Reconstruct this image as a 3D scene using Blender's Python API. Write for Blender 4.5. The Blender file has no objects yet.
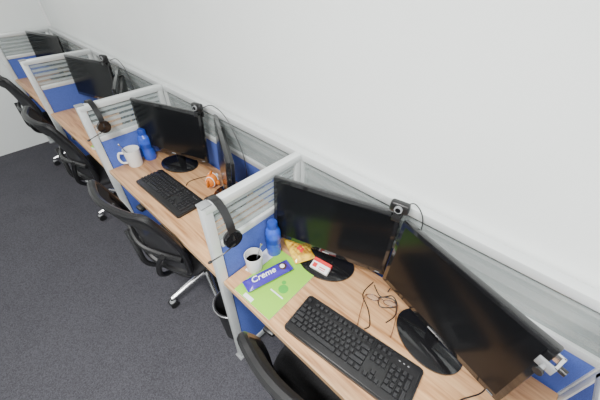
import bpy, bmesh, math, random
import numpy as np
from mathutils import Matrix, Vector, Euler
random.seed(4)
W=1.214; D=0.50; H=1.17; DT=0.75
# ---------------- materials ----------------
def newmat(name):
    m=bpy.data.materials.new(name); m.use_nodes=True
    return m, m.node_tree.nodes, m.node_tree.links, m.node_tree.nodes['Principled BSDF']
def mat(name,col,rough=.5,metal=0,trans=0,spec=.5,alpha=1,emit=None,coat=0,noise=0,nscale=40):
    m,n,l,b=newmat(name)
    b.inputs['Base Color'].default_value=(*col,1); b.inputs['Roughness'].default_value=rough
    b.inputs['Metallic'].default_value=metal; b.inputs['Transmission Weight'].default_value=trans
    b.inputs['Specular IOR Level'].default_value=spec; b.inputs['Alpha'].default_value=alpha
    b.inputs['Coat Weight'].default_value=coat
    if emit: b.inputs['Emission Color'].default_value=(*emit[0],1); b.inputs['Emission Strength'].default_value=emit[1]
    if noise:
        tc=n.new('ShaderNodeTexCoord'); t=n.new('ShaderNodeTexNoise'); t.inputs['Scale'].default_value=nscale
        l.new(tc.outputs['Object'],t.inputs['Vector'])
        r=n.new('ShaderNodeValToRGB'); r.color_ramp.elements[0].position=.35; r.color_ramp.elements[1].position=.65
        r.color_ramp.elements[0].color=(*[c*(1-noise) for c in col],1); r.color_ramp.elements[1].color=(*[min(1,c*(1+noise)) for c in col],1)
        l.new(t.outputs['Fac'],r.inputs['Fac']); l.new(r.outputs['Color'],b.inputs['Base Color'])
    return m
M={}
M['wall']=mat('wall_paint',(.81,.845,.835),.45,noise=.012,nscale=3)
M['ceil']=mat('ceiling_paint',(.85,.85,.85),.8,noise=.01,nscale=3)
def carpet():
    m,n,l,b=newmat('carpet'); tc=n.new('ShaderNodeTexCoord')
    t=n.new('ShaderNodeTexNoise'); t.inputs['Scale'].default_value=190; t.inputs['Detail'].default_value=2
    t2=n.new('ShaderNodeTexNoise'); t2.inputs['Scale'].default_value=5
    l.new(tc.outputs['Object'],t.inputs['Vector']); l.new(tc.outputs['Object'],t2.inputs['Vector'])
    mx=n.new('ShaderNodeMath'); mx.operation='MULTIPLY_ADD'; mx.inputs[1].default_value=.12
    l.new(t2.outputs['Fac'],mx.inputs[0]); l.new(t.outputs['Fac'],mx.inputs[2])
    r=n.new('ShaderNodeValToRGB'); e=r.color_ramp.elements
    e[0].position=.30; e[0].color=(.036,.036,.042,1); e[1].position=.84; e[1].color=(.098,.097,.112,1)
    l.new(mx.outputs[0],r.inputs['Fac']); l.new(r.outputs['Color'],b.inputs['Base Color'])
    b.inputs['Roughness'].default_value=.95; b.inputs['Specular IOR Level'].default_value=.1
    bp=n.new('ShaderNodeBump'); bp.inputs['Strength'].default_value=.25; bp.inputs['Distance'].default_value=.002
    l.new(t.outputs['Fac'],bp.inputs['Height']); l.new(bp.outputs['Normal'],b.inputs['Normal']); return m
M['carpet']=carpet()
def wood():
    m,n,l,b=newmat('wood_laminate'); tc=n.new('ShaderNodeTexCoord'); mp=n.new('ShaderNodeMapping')
    mp.inputs['Scale'].default_value=(1.6,26,26)
    t=n.new('ShaderNodeTexNoise'); t.inputs['Scale'].default_value=2.2; t.inputs['Detail'].default_value=5; t.inputs['Distortion'].default_value=.4
    l.new(tc.outputs['Object'],mp.inputs['Vector']); l.new(mp.outputs['Vector'],t.inputs['Vector'])
    r=n.new('ShaderNodeValToRGB'); e=r.color_ramp.elements
    e[0].position=.33; e[0].color=(.33,.155,.062,1); e[1].position=.66; e[1].color=(.66,.40,.20,1)
    x=e.new(.48); x.color=(.54,.30,.142,1)
    l.new(t.outputs['Fac'],r.inputs['Fac']); l.new(r.outputs['Color'],b.inputs['Base Color'])
    b.inputs['Roughness'].default_value=.38; return m
M['wood']=wood()
M['edge']=mat('desk_edge',(.58,.37,.20),.5)
M['alu']=mat('partition_aluminium',(.68,.71,.71),.35,.25)
M['fabric']=mat('blue_fabric',(.075,.13,.47),.9,noise=.15,nscale=300)
M['glass']=mat('clear_glass',(.36,.43,.43),.08,0,spec=.4,alpha=.20)
M['frost']=mat('frosted_stripe',(.60,.66,.67),.45,0,alpha=.46)
M['glassb']=mat('back_glass',(.34,.39,.385),.1,0,spec=.4,alpha=.42)
M['frostb']=mat('frosted_back_stripe',(.66,.70,.70),.5,0,alpha=.26)
M['black']=mat('black_plastic',(.012,.012,.013),.35)
M['gloss']=mat('gloss_black',(.008,.008,.009),.12,coat=.3)
M['screen']=mat('monitor_screen',(.005,.0055,.0065),.17,spec=.24)
M['key']=mat('keycap_black',(.018,.018,.02),.4)
M['grey']=mat('grey_plastic',(.25,.26,.27),.4)
M['silver']=mat('silver_metal',(.6,.6,.62),.25,.9)
M['white']=mat('white_ceramic',(.85,.85,.83),.25)
M['paper']=mat('white_paper',(.85,.86,.86),.8)
M['itembrown']=mat('item_brown',(.38,.20,.09),.8,noise=.1,nscale=60)
M['coffee']=mat('coffee',(.45,.33,.22),.3)
M['green']=mat('green_cover',(.29,.62,.05),.4)
M['green2']=mat('dark_green_print',(.08,.42,.05),.4)
M['bluepl']=mat('blue_bottle_plastic',(.03,.09,.55),.2,coat=.3)
M['bluedk']=mat('dark_blue_plastic',(.015,.05,.32),.3)
M['packblue']=mat('packet_indigo',(.055,.03,.36),.25)
M['yellow']=mat('packet_yellow',(.85,.40,.04),.2,noise=.6,nscale=28,coat=.5)
M['red']=mat('packet_red',(.65,.03,.03),.35)
M['brown']=mat('cookie_brown',(.05,.02,.01),.6)
M['orange']=mat('plush_orange',(.80,.22,.02),.8)
M['chairfab']=mat('chair_fabric',(.014,.014,.016),.85,noise=.3,nscale=200)
M['mesh']=mat('chair_mesh',(.02,.02,.024),.8,alpha=.90)
M['lamp']=mat('lamp_diffuser',(.9,.9,.9),.5,emit=((1,1,1),3))
M['amber']=mat('spectacle_frame',(.09,.035,.02),.3)
M['lens']=mat('spectacle_lens',(.9,.9,.9),.05,alpha=.10)
M['binpl']=mat('bin_plastic',(.02,.02,.022),.45)
# ---------------- builder ----------------
def crs(pts,n=6,closed=False):
    P=[Vector(p) for p in pts]; out=[]; N=len(P)
    for i in range(N if closed else N-1):
        a=P[(i-1)%N] if closed or i>0 else P[0]; b=P[i]; c=P[(i+1)%N]; d=P[(i+2)%N] if closed or i+2<N else P[-1]
        for k in range(n):
            t=k/n; out.append(.5*((2*b)+(-a+c)*t+(2*a-5*b+4*c-d)*t*t+(-a+3*b-3*c+d)*t**3))
    if not closed: out.append(P[-1])
    return out
class MB:
    def __init__(s): s.v=[];s.f=[];s.mi=[];s.mats=[];s.T=Matrix()
    def add(s,vs,fs,m):
        if m not in s.mats: s.mats.append(m)
        k=s.mats.index(m); o=len(s.v)
        s.v+=[s.T@Vector(v) for v in vs]; s.f+=[[o+i for i in f] for f in fs]; s.mi+=[k]*len(fs)
    def bm(s,b,m):
        b.verts.index_update(); s.add([v.co.copy() for v in b.verts],[[v.index for v in f.verts] for f in b.faces],m); b.free()
    def box(s,c,sz,m,rot=(0,0,0),bev=0,seg=2):
        b=bmesh.new(); bmesh.ops.create_cube(b,size=1); bmesh.ops.scale(b,vec=sz,verts=b.verts)
        if bev: bmesh.ops.bevel(b,geom=b.edges[:],offset=bev,segments=seg,affect='EDGES',profile=.5)
        bmesh.ops.transform(b,matrix=Matrix.Translation(c)@Euler(rot).to_matrix().to_4x4(),verts=b.verts); s.bm(b,m)
    def ball(s,c,r,m,rot=(0,0,0),seg=20):
        b=bmesh.new(); bmesh.ops.create_uvsphere(b,u_segments=seg,v_segments=seg//2+2,radius=1); bmesh.ops.scale(b,vec=r,verts=b.verts)
        bmesh.ops.transform(b,matrix=Matrix.Translation(c)@Euler(rot).to_matrix().to_4x4(),verts=b.verts); s.bm(b,m)
    def cyl(s,p0,p1,r0,m,r1=None,seg=20): s.tube([p0,p1],None,m,seg,rs=[r0,r0 if r1 is None else r1])
    def tube(s,pts,r,m,seg=8,closed=False,rs=None):
        P=[Vector(p) for p in pts]; N=len(P); rs=rs or [r]*N; vs=[];fs=[]
        up=None
        for i in range(N):
            if closed: t=(P[(i+1)%N]-P[i-1])
            else: t=P[min(i+1,N-1)]-P[max(i-1,0)]
            t.normalize()
            if up is None: up=Vector((0,0,1)) if abs(t.z)<.9 else Vector((1,0,0))
            a=(up-t*up.dot(t)).normalized(); up=a; c=t.cross(a)
            for k in range(seg):
                w=2*math.pi*k/seg; vs.append(P[i]+(a*math.cos(w)+c*math.sin(w))*rs[i])
        for i in range(N if closed else N-1):
            j=(i+1)%N
            for k in range(seg): fs.append([i*seg+k,i*seg+(k+1)%seg,j*seg+(k+1)%seg,j*seg+k])
        if not closed: fs.append(list(range(seg))[::-1]); fs.append([(N-1)*seg+k for k in range(seg)])
        s.add(vs,fs,m)
    def lathe(s,prof,m,c=(0,0,0),seg=32,sx=1,sy=1):
        vs=[];fs=[];n=len(prof)
        for r,z in prof:
            for k in range(seg):
                w=2*math.pi*k/seg; vs.append((c[0]+r*sx*math.cos(w),c[1]+r*sy*math.sin(w),c[2]+z))
        for i in range(n-1):
            for k in range(seg): fs.append([i*seg+k,i*seg+(k+1)%seg,(i+1)*seg+(k+1)%seg,(i+1)*seg+k])
        if prof[0][0]>1e-6: fs.append(list(range(seg))[::-1])
        if prof[-1][0]>1e-6: fs.append([(n-1)*seg+k for k in range(seg)])
        s.add(vs,fs,m)
    def prism(s,outline,z0,z1,m):
        n=len(outline); vs=[(x,y,z0) for x,y in outline]+[(x,y,z1) for x,y in outline]
        s.add(vs,[list(range(n))[::-1],list(range(n,2*n))]+[[i,(i+1)%n,n+(i+1)%n,n+i] for i in range(n)],m)
    def grid(s,fn,nu,nv,m):
        vs=[fn(i/nu,j/nv) for i in range(nu+1) for j in range(nv+1)]
        fs=[[i*(nv+1)+j,(i+1)*(nv+1)+j,(i+1)*(nv+1)+j+1,i*(nv+1)+j+1] for i in range(nu) for j in range(nv)]
        s.add(vs,fs,m)
    def done(s,name,loc=(0,0,0),rz=0,rot=None):
        me=bpy.data.meshes.new(name); me.from_pydata([tuple(v) for v in s.v],[],s.f)
        for m in s.mats: me.materials.append(M[m])
        for p,k in zip(me.polygons,s.mi): p.material_index=k; p.use_smooth=True
        me.update(); me.set_sharp_from_angle(angle=math.radians(38))
        o=bpy.data.objects.new(name,me); bpy.context.scene.collection.objects.link(o)
        o.location=loc; o.rotation_euler=rot if rot else (0,0,rz); return o
def rrect(w,d,r,n=5,cx=0,cy=0):
    o=[]
    C=((1,1,0),(-1,1,90),(-1,-1,180),(1,-1,270))
    for sx,sy,a0 in C:
        for k in range(n+1):
            a=math.radians(a0+90*k/n); o.append((cx+sx*(w/2-r)+r*math.cos(a),cy+sy*(d/2-r)+r*math.sin(a)))
    return o
# ---------------- room ----------------
X0=-3*W-.06; X1=3.6; Y0=-3.6; Y1=.055; CZ=2.7
def slab(name,c,sz,m):
    b=MB(); b.box((0,0,0),sz,m); return b.done(name,c)
slab('floor',((X0+X1)/2,(Y0+Y1)/2,-.05),(X1-X0+.2,Y1-Y0+.2,.1),'carpet')
slab('ceiling',((X0+X1)/2,(Y0+Y1)/2,CZ+.05),(X1-X0+.2,Y1-Y0+.2,.1),'ceil')
slab('wall_back',((X0+X1)/2,Y1+.05,CZ/2),(X1-X0+.2,.1,CZ),'wall')
slab('wall_left',(X0-.05,(Y0+Y1)/2,CZ/2),(.1,Y1-Y0,CZ),'wall')
slab('wall_right',(X1+.05,(Y0+Y1)/2,CZ/2),(.1,Y1-Y0,CZ),'wall')
slab('wall_front',((X0+X1)/2,Y0-.05,CZ/2),(X1-X0+.2,.1,CZ),'wall')
slab('trim_1',(X0+.012,Y1-.012,(H+CZ)/2),(.02,.02,CZ-H),'ceil')
for i,(x,y,e) in enumerate([(-2.4,-1.5,38),(.4,-1.35,96),(2.2,-1.5,100)]):
    b=MB(); b.box((0,0,0),(1.0,.24,.03),'alu',bev=.004); b.box((0,0,-.012),(.94,.19,.02),'lamp'); b.done('ceiling_light',(x,y,CZ-.015))
    ld=bpy.data.lights.new('panel_lamp','AREA'); ld.shape='RECTANGLE'; ld.size=.9; ld.size_y=.17; ld.energy=e; ld.color=(1,.985,.96)
    lo=bpy.data.objects.new('panel_lamp',ld); lo.location=(x,y,CZ-.05); bpy.context.scene.collection.objects.link(lo)
# ---------------- partitions ----------------
def side_partition(x):
    b=MB(); t=.034; w=.04
    b.box((0,-D+w/2,H/2),(t,w,H),'alu',bev=.004); b.box((0,-.02,H/2),(t,.03,H-.002),'alu',bev=.003)
    L=D-w-.02; yc=-(D-w)/2-.005
    b.box((0,-D/2+.005,H-.018),(t+.002,D-.012,.036),'alu',bev=.004)
    b.box((0,yc,.955),(t,L,.03),'alu',bev=.003); b.box((0,yc,.06),(t,L,.05),'alu',bev=.003)
    b.box((0,yc,.51),(t-.01,L,.86),'fabric')
    z0=.97; z1=H-.036; b.box((0,yc,(z0+z1)/2),(.005,L,z1-z0),'glass')
    n=5; p=(z1-z0)/n
    for i in range(n): b.box((0,yc,z0+p*(i+.5)),(.008,L,p*.5),'frost')
    b.box((0,-D+.02,.004),(.05,.06,.008),'grey')
    b.box((0,-D+w/2,H+.001),(t+.004,w+.004,.006),'grey',bev=.002)
    return b.done('cubicle_side_partition',(x,0,0))
XR=1.18
for x in (0,-W,-2*W,-3*W,XR): side_partition(x)
b=MB(); L0=-3*W-.02; L1=XR+.9; xc=(L0+L1)/2; L=L1-L0
b.box((xc,.022,H-.018),(L,.044,.036),'alu',bev=.004)
b.box((xc,.022,.955),(L,.034,.03),'alu',bev=.003); b.box((xc,.022,.06),(L,.034,.05),'alu')
b.box((xc,.022,.51),(L,.024,.86),'fabric')
z0=.97; z1=H-.036; b.box((xc,.022,(z0+z1)/2),(L,.005,z1-z0),'glassb')
for zc,h in((1.105,.012),(1.06,.03),(1.0,.02)): b.box((xc,.022,zc),(L,.008,h),'frostb')
for x in (0,-W,-2*W,-3*W,XR): b.box((x,.022,H/2),(.036,.042,H+.001),'alu',bev=.003)
b.done('cubicle_back_partition')
# ---------------- desks ----------------
for a,c in [(-3*W,-2*W),(-2*W,-W),(-W,0),(0,XR)]:
    b=MB(); l=c-a-.036
    b.box((0,-.244,-.0125),(l,.485,.025),'wood',bev=.002)
    b.box((0,-.4875,-.0125),(l,.003,.0245),'edge')
    for sx in (-1,1): b.box((sx*(l/2-.02),-.25,-.045),(.03,.40,.03),'alu')
    b.done('desk',((a+c)/2,0,DT))
# ---------------- monitor ----------------
def monitor(x,y,ang,top=1.15,w=.51,h=.315,tilt=-4):
    b=MB(); zc=top-h/2-DT
    b.prism([(.13*math.cos(t),.095*math.sin(t)) for t in [2*math.pi*k/40 for k in range(40)]],0,.008,'gloss')
    b.lathe([(.13,.008),(.11,.014),(.04,.02),(0,.021)],'gloss',seg=40,sx=1,sy=.73)
    b.box((0,.025,.1),(.055,.022,.18),'gloss',bev=.008)
    b.T=Matrix.Translation((0,.0,zc))@Euler((math.radians(tilt),0,0)).to_matrix().to_4x4()
    b.box((0,0,0),(w,.022,h),'gloss',bev=.005)
    b.box((0,-.0105,.003),(w-.034,.002,h-.042),'screen')
    b.box((0,.02,0),(w*.75,.03,h*.7),'black',bev=.012)
    b.box((0,-.0118,-h/2+.009),(.03,.001,.006),'grey')
    b.box((w/2-.03,-.0118,-h/2+.009),(.02,.001,.003),'grey')
    return b.done('computer_monitor',(x,y,DT),ang)
r=math.radians
monitor(.275,-.108,r(17)); monitor(.772,-.125,r(-17),w=.50)
monitor(-.938,-.138,r(19),w=.52); monitor(-.41,-.13,r(-29))
monitor(-W-.938,-.135,r(17),top=1.17,w=.52); monitor(-W-.42,-.13,r(-25))
monitor(-2*W-.945,-.13,r(17),top=1.17,w=.51)
# ---------------- keyboard ----------------
def keyboard(x,y,ang,sc=1):
    b=MB(); b.T=Matrix.Diagonal((sc,sc,1,1)); b.prism(rrect(.45,.165,.014),0,.014,'black')
    b.box((0,.0,.013),(.442,.155,.01),'black',bev=.004)
    u=.0185
    def key(kx,ky,w,d=1):
        W2=(w*u-.002)/2; D2=(d*u-.002)/2; i=.0028; z0=.017; z1=.026
        v=[(kx-W2,ky-D2,z0),(kx+W2,ky-D2,z0),(kx+W2,ky+D2,z0),(kx-W2,ky+D2,z0),(kx-W2+i,ky-D2+i*.6,z1),(kx+W2-i,ky-D2+i*.6,z1),(kx+W2-i,ky+D2-i,z1),(kx-W2+i,ky+D2-i,z1)]
        b.add(v,[[4,5,6,7],[0,1,5,4],[1,2,6,5],[2,3,7,6],[3,0,4,7]],'key')
    rows=[[1]*13+[2],[1.5]+[1]*12+[1.5],[1.75]+[1]*11+[2.25],[2.25]+[1]*10+[2.75],[1.25,1.25,1.25,6.25,1.25,1.25,1.25,1.25]]
    xs=-.2175; y0=.03
    for ri,row in enumerate(rows):
        cx=xs
        for w in row: key(cx+w*u/2,y0-ri*u,w); cx+=w*u
    yf=.0585; cx=xs
    key(cx+u/2,yf,1)
    for g in range(3):
        for k in range(4): key(cx+u*(2.5+k+g*4.35),yf,1)
    xn=xs+15*u+.008
    for k in range(3):
        key(xn+u*(k+.5),yf,1); key(xn+u*(k+.5),y0,1); key(xn+u*(k+.5),y0-u,1); key(xn+u*(k+.5),y0-4*u,1)
    key(xn+1.5*u,y0-3*u,1)
    xp=xn+3*u+.008
    for ri in range(5):
        for k in range(3):
            if ri==4 and k==0: key(xp+u,y0-4*u,2)
            elif ri==4 and k==1: pass
            else: key(xp+u*(k+.5),y0-ri*u,1)
    key(xp+3.5*u,y0,1); key(xp+3.5*u,y0-1.5*u,1,2); key(xp+3.5*u,y0-3.5*u,1,2)
    for k in range(3): b.box((xp+u*(1+k*.8),yf,.0185),(.006,.003,.001),'grey')
    return b.done('computer_keyboard',(x,y,DT),ang)
keyboard(.582,-.350,.10,1.06); keyboard(-.71,-.338,.02,1.05)
# ---------------- chair ----------------
def chair(x,y,ang):
    b=MB()
    for k in range(5):
        a=2*math.pi*k/5-math.radians(18)-ang; d=Vector((math.cos(a),math.sin(a),0))
        b.tube([d*.03+Vector((0,0,.115)),d*.16+Vector((0,0,.10)),d*.28+Vector((0,0,.075))],None,'silver',10,rs=[.026,.02,.014])
        b.cyl(d*.28+Vector((0,0,.08)),d*.28+Vector((0,0,.045)),.009,'black')
        s=Vector((-d.y,d.x,0))
        for q in(-1,1): b.cyl(d*.28+s*(.008*q)+Vector((0,0,.027)),d*.28+s*(.026*q)+Vector((0,0,.027)),.026,'black')
        b.ball(d*.28+Vector((0,0,.045)),(.022,.022,.018),'grey',seg=12)
    b.cyl((0,0,.09),(0,0,.24),.03,'black'); b.cyl((0,0,.24),(0,0,.40),.018,'silver')
    b.box((0,0,.405),(.2,.22,.03),'black',bev=.01)
    def seat(u,v):
        a=2*math.pi*u
        ca,sa=math.cos(a),math.sin(a); e=.42
        px=abs(ca)**e*(1 if ca>0 else -1); py=abs(sa)**e*(1 if sa>0 else -1)
        t=math.pi*v
        rr=abs(math.sin(t))**.45; z=.455-.038*math.copysign(abs(math.cos(t))**.7,-math.cos(t))*-1
        zz=z-.02*max(0,py*rr)**3*1.3+ .012*(px*rr)**2
        return (.25*px*rr,.235*py*rr-.02,zz)
    b.grid(seat,40,16,'chairfab')
    def bk(u,v):
        hw=.215+.035*math.sin(math.pi*min(1,v*.9+.1))
        return Vector((hw*u,-.275-.10*v**1.4+.055*u*u+.02*math.sin(math.pi*v),.51+.46*v))
    b.grid(lambda u,v: bk(u*2-1,v),16,12,'mesh')
    loop=[bk(-1+2*k/8,0) for k in range(9)]+[bk(1,k/6) for k in range(1,6)]+[bk(1-2*k/8,1)+Vector((0,0,.012*math.sin(math.pi*k/8))) for k in range(9)]+[bk(-1,1-k/6) for k in range(1,6)]
    b.tube(crs(loop,3,True),.018,'black',8,True)
    for o in(-.014,.014): b.grid(lambda u,v: bk(u*2-1,.80+.20*v)+Vector((0,o,0)),12,3,'chairfab')
    for q in(-1,1):
        b.tube(crs([(0.03*q,-.08,.40),(.05*q,-.24,.40),(.07*q,-.305,.46),(.10*q,-.305,.56),(.16*q,-.295,.66)],6),.015,'black',8)
    b.tube(crs([bk(-1,.3)+Vector((0,-.02,0)),bk(0,.3)+Vector((0,-.03,0)),bk(1,.3)+Vector((0,-.02,0))],8),.016,'black')
    for q in(-1,1):
        b.tube(crs([(.12*q,-.02,.41),(.24*q,-.02,.41),(.285*q,-.03,.45),(.29*q,-.05,.62)],6),.015,'black',8)
        b.box((.285*q,-.03,.64),(.06,.25,.028),'black',bev=.012)
    return b.done('office_chair',(x,y,0),ang)
chair(.54,-.29,r(8)); chair(-.58,-.31,r(7)); chair(-W-.58,-.31,r(2)); chair(-2*W-.62,-.31,r(4))
# ---------------- waste bin ----------------
b=MB(); prof=[(.075,0),(.092,.29),(.098,.30),(.098,.31),(.090,.31),(.073,.012),(0,.012)]
b.lathe(prof,'binpl',seg=36)
b.tube([(.0985*math.cos(t),.0985*math.sin(t),.306) for t in [2*math.pi*k/36 for k in range(36)]],.005,'silver',6,True)
b.done('waste_bin',(-.145,-.40,0))
# ---------------- desk items ----------------
def bottle(x,y,h,rr):
    b=MB(); k=h/.21
    b.lathe([(0,0),(rr*.9,0),(rr,.008),(rr,.05*k),(rr*.95,.06*k),(rr,.07*k),(rr,.145*k),(rr*.9,.160*k),(rr*.62,.175*k),(rr*.55,.178*k)],'bluepl',seg=28)
    b.lathe([(rr*.68,.175*k),(rr*.68,.200*k),(rr*.6,.208*k),(rr*.3,.21*k),(0,.21*k)],'bluedk',seg=24)
    b.lathe([(rr*1.01,.085*k),(rr*1.01,.115*k)],'bluedk',seg=28)
    b.done('water_bottle',(x,y,DT))
bottle(.056,-.225,.20,.034); bottle(-W+.068,-.232,.215,.040)
def cup(x,y,h,rr,handle,z=DT,ang=0,spoon=True,name='coffee_mug'):
    b=MB()
    b.lathe([(0,0),(rr*.8,0),(rr*.86,.006),(rr,h),(rr*.94,h),(rr*.8,.010),(0,.010)],'white',seg=36)
    b.lathe([(rr*.88,h*.6),(0,h*.6)],'coffee',seg=30)
    if handle: b.tube(crs([(rr*.93,0,h*.82),(rr*1.45,0,h*.84),(rr*1.68,0,h*.55),(rr*1.45,0,h*.25),(rr*.88,0,h*.2)],6),.007,'white',8)
    if spoon:
        b.tube([(0,0,h*.2),(rr*.7,.005,h*1.0),(rr*1.0,.008,h*1.35)],.0022,'silver',6)
        b.ball((rr*1.02,.008,h*1.38),(.006,.003,.008),'silver',seg=10)
    b.done(name,(x,y,z),ang)
cup(.064,-.350,.095,.040,False,z=DT+.001,ang=1.2,name='coffee_cup')
cup(-W+.074,-.335,.115,.050,True,ang=r(245))
b=MB(); b.box((0,0,.0004),(.15,.15,.0008),'paper'); b.done('paper_napkin',(.100,-.30,DT+.0001),.15)
b=MB(); b.box((0,0,.003),(.205,.28,.006),'paper'); b.box((0,0,.0065),(.207,.282,.001),'green')
b.box((.045,-.04,.0072),(.07,.006,.0004),'paper'); b.ball((.05,-.005,.0068),(.022,.022,.0008),'green2'); b.ball((.03,.02,.0068),(.010,.010,.0008),'green2')
b.box((-.03,-.128,.0072),(.05,.018,.0004),'paper')
b.done('green_magazine',(.185,-.338,DT+.001),.03)
def pillow(b,l,w,h,m,nu=20,nv=12,wr=0):
    for s in(1,-1):
        def f(u,v):
            x=(u-.5)*l; y=(v-.5)*w; e=(1-abs(2*u-1)**6)*(1-abs(2*v-1)**3)
            k=wr*max(0,e)*(math.sin(u*41+v*13)+math.sin(v*37-u*17)+.7*math.sin(u*73+2)*math.cos(v*29))*(s>0)
            return (x,y,h/2+s*h/2*max(0,e)**.6+k)
        b.grid(f,nu,nv,m)
b=MB(); pillow(b,.20,.062,.03,'packblue',wr=.0003)
b.ball((.070,0,.0275),(.019,.019,.004),'brown'); b.ball((.070,0,.0305),(.011,.011,.0015),'paper')
for s in(-1,1): b.box((s*.103,0,.015),(.012,.06,.001),'packblue')
pk=b.done('biscuit_packet',(.147,-.345,DT+.0085),r(76))
fc=bpy.data.curves.new('label_text','FONT'); fc.body='Creme'; fc.size=.040; fc.extrude=.0004; fc.align_x='CENTER'; fc.align_y='CENTER'; fc.shear=.2; fc.offset=.0006
fo=bpy.data.objects.new('label',fc); bpy.context.scene.collection.objects.link(fo); fo.parent=pk; fo.location=(-.022,.001,.0312); fc.materials.append(M['paper'])
b=MB(); pillow(b,.15,.10,.035,'yellow',40,28,wr=.0016); b.ball((.02,0,.031),(.032,.018,.006),'red'); b.ball((-.035,.01,.029),(.015,.012,.006),'brown'); b.ball((-.02,-.025,.026),(.013,.012,.006),'brown')
for s in(-1,1): b.box((s*.077,0,.0175),(.012,.098,.001),'yellow')
b.done('snack_bag',(.135,-.140,DT+.001),r(-25))
b=MB(); b.box((0,0,.0),(.085,.05,.018),'paper',bev=.001); b.box((-.0,.017,.0),(.0855,.0165,.0185),'red'); b.box((-.025,-.008,.0093),(.02,.02,.0004),'red'); b.box((.012,-.008,.0093),(.03,.005,.0004),'red'); b.box((.012,-.017,.0093),(.03,.003,.0004),'red')
b.done('gum_box',(.285,-.158,DT+.030),rot=(r(18),0,r(8)))
b=MB()
for s in(-1,1):
    ring=[(s*.034+.026*math.cos(t),0,.020+.018*math.sin(t)) for t in [2*math.pi*k/24 for k in range(24)]]
    b.tube(ring,.0016,'amber',6,True); b.add(ring,[list(range(24))],'lens')
    b.tube(crs([(s*.060,0,.026),(s*.065,.01,.026),(s*.065,.09,.020),(s*.062,.13,.004)],5),.0016,'amber',6)
b.tube(crs([(-.008,0,.024),(0,-.002,.028),(.008,0,.024)],5),.0016,'amber',6)
b.done('eyeglasses',(.565,-.115,DT+.001),r(-160))
b=MB(); b.ball((0,0,.045),(.042,.034,.045),'orange')
b.ball((-.012,0,.045),(.0095,.0355,.0455),'paper'); b.ball((.024,0,.045),(.006,.029,.038),'paper')
b.ball((.050,0,.05),(.018,.006,.024),'orange'); b.ball((0,0,.092),(.020,.006,.013),'orange')
for s in(-1,1):
    b.ball((.0,s*.036,.035),(.014,.008,.018),'orange',rot=(s*.5,0,0)); b.ball((-.032,s*.016,.060),(.010,.010,.011),'paper',seg=12); b.ball((-.040,s*.018,.060),(.006,.006,.007),'black',seg=10)
b.done('plush_clownfish',(-.58,-.125,DT),r(-60))
# upright brown shape added in front of the angled monitor
b=MB(); w0,d0,h0=.11,.030,.14
vs=[(-w0/2,-d0/2,0),(w0/2,-d0/2,0),(w0/2,d0/2,0),(-w0/2,d0/2,0),(-w0/2,-d0/2,h0*.6),(w0/2,-d0/2,h0*.6),(w0/2,d0/2,h0*.6),(-w0/2,d0/2,h0*.6),(-w0/2,-.003,h0),(w0/2,-.003,h0),(w0/2,.003,h0),(-w0/2,.003,h0)]
b.add(vs,[[3,2,1,0],[0,1,5,4],[1,2,6,5],[2,3,7,6],[3,0,4,7],[4,5,9,8],[5,6,10,9],[6,7,11,10],[7,4,8,11],[8,9,10,11]],'itembrown')
b.box((0,-.004,h0-.012),(w0+.002,.010,.02),'itembrown',bev=.001)
b.done('brown_item',(-.275,-.255,DT),r(-29))
b=MB(); b.box((0,0,.012),(.13,.09,.022),'paper',bev=.001); b.box((0,0,.0235),(.132,.092,.002),'green'); b.done('green_notebook',(-1.50,-.40,DT),r(20))
# webcams
def webcam(x,y,z,ang,m='black'):
    b=MB(); b.box((0,0,.034),(.066,.03,.042),m,bev=.010,seg=3); b.cyl((0,-.014,.034),(0,-.022,.034),.014,'grey'); b.cyl((0,-.0215,.034),(0,-.024,.034),.009,'gloss')
    b.box((0,.0,.006),(.026,.045,.016),m,bev=.004); b.box((0,-.021,-.006),(.03,.006,.018),m,bev=.002); b.box((0,.021,-.014),(.03,.006,.032),m,bev=.002)
    return b.done('webcam',(x,y,z),ang)
webcam(.505,-.038,1.151,r(10)); webcam(-.70,-.055,1.151,r(15)); webcam(-W-.71,-.065,1.171,r(15))
b=MB(); b.box((.004,-.020,0),(.040,.008,.028),'grey',bev=.002); b.box((.004,.022,0),(.040,.008,.028),'silver',bev=.002); b.box((.020,.001,0),(.008,.048,.028),'silver',bev=.002)
b.cyl((.002,-.022,0),(.002,-.044,0),.006,'grey'); b.cyl((.002,-.044,0),(.002,-.052,0),.011,'black'); b.cyl((.024,0,0),(.040,0,.0),.009,'black')
b.done('monitor_clamp',(1.006,-.198,1.105),r(-17))
# headset
def headset(x,y,z,ang=0):
    b=MB(); c=Vector((.03,0,-.075)); R=.085
    arc=[c+Vector((R*math.cos(t)*.95,0,R*1.05*math.sin(t))) for t in [math.radians(a) for a in range(-10,191,10)]]
    vs=[];fs=[]
    for p in arc:
        d=(p-c).normalized()
        for dy,dr in((-.014,0),(.014,0),(.014,.007),(-.014,.007)): vs.append(p+Vector((0,dy,0))+d*dr)
    n=len(arc)
    for i in range(n-1):
        for k in range(4): fs.append([4*i+k,4*i+(k+1)%4,4*i+4+(k+1)%4,4*i+4+k])
    fs+= [[0,1,2,3],[4*n-4,4*n-3,4*n-2,4*n-1]]
    b.add(vs,fs,'black')
    for s in(-1,1):
        e=Vector((c.x+s*.078,0,c.z-.035))
        b.tube([Vector((c.x+s*.083,0,c.z)),e+Vector((s*.012,0,0))],.005,'black')
        b.cyl(e+Vector((s*.012,0,0)),e+Vector((-s*.0,0,0)),.034,'gloss',seg=24)
        b.cyl(e,e-Vector((s*.014,0,0)),.036,'chairfab',r1=.030,seg=24)
    e=Vector((c.x+.095,0,c.z-.05))
    b.tube(crs([e,e+Vector((.004,-.05,-.01)),e+Vector((-.01,-.10,-.03))],5),.0025,'black',6); b.ball(e+Vector((-.01,-.10,-.03)),(.006,.009,.006),'black',seg=10)
    b.done('headset',(x,y,z),ang)
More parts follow.
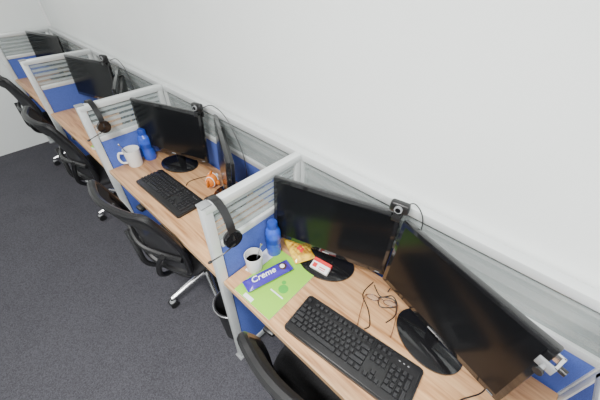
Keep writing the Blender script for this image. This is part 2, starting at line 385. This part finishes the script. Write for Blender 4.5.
headset(.0,-.445,H+.004,r(-6)); headset(-W+.0,-.43,H+.004)
# cables
def cable(pts,name='cable',rr=.0022):
    b=MB(); b.tube(crs(pts,8),rr,'black',6); b.done(name)
z=DT+.003
cable([(.505,-.02,1.17),(.54,-.008,1.20),(.58,-.01,1.16),(.59,-.02,1.08),(.58,-.03,.9),(.56,-.05,z)])
cable([(-.70,-.03,1.17),(-.62,-.008,1.20),(-.50,-.01,1.16),(-.40,-.01,1.0),(-.36,-.03,.85),(-.34,-.05,z)])
cable([(-W-.71,-.03,1.18),(-W-.62,-.008,1.20),(-W-.50,-.01,1.13),(-W-.45,-.02,.9),(-W-.45,-.03,z)])
cable([(.58,-.254,z+.006),(.585,-.225,z),(.545,-.175,z),(.49,-.13,z),(.49,-.05,z)])
cable([(.50,-.06,z),(.55,-.09,z),(.585,-.055,z),(.62,-.085,z),(.575,-.13,z),(.55,-.10,z+.004),(.60,-.07,z+.004),(.635,-.12,z),(.625,-.175,z)])
cable([(.98,-.40,z),(.92,-.34,z),(.93,-.25,z),(.98,-.16,z),(.97,-.06,z)])
cable([(-.69,-.24,z+.006),(-.72,-.2,z),(-.70,-.12,z),(-.66,-.05,z)])
# ---------------- camera ----------------
P=np.array([0.778,-0.835,1.861,2.314,-0.700,0.010,303.581])
def cam_R(yaw,pitch,roll):
    f=np.array([math.cos(yaw)*math.cos(pitch),math.sin(yaw)*math.cos(pitch),math.sin(pitch)])
    r0=np.array([math.sin(yaw),-math.cos(yaw),0]); u0=np.cross(r0,f)
    rr=math.cos(roll)*r0+math.sin(roll)*u0; return rr,np.cross(rr,f),f
R_,U_,F_=cam_R(*P[3:6])
cd=bpy.data.cameras.new('camera'); cd.lens=P[6]*.06; cd.sensor_width=36; cd.clip_start=.02
co=bpy.data.objects.new('camera',cd); bpy.context.scene.collection.objects.link(co)
co.matrix_world=Matrix([[R_[i],U_[i],-F_[i],P[i]] for i in range(3)]+[[0,0,0,1]])
bpy.context.scene.camera=co
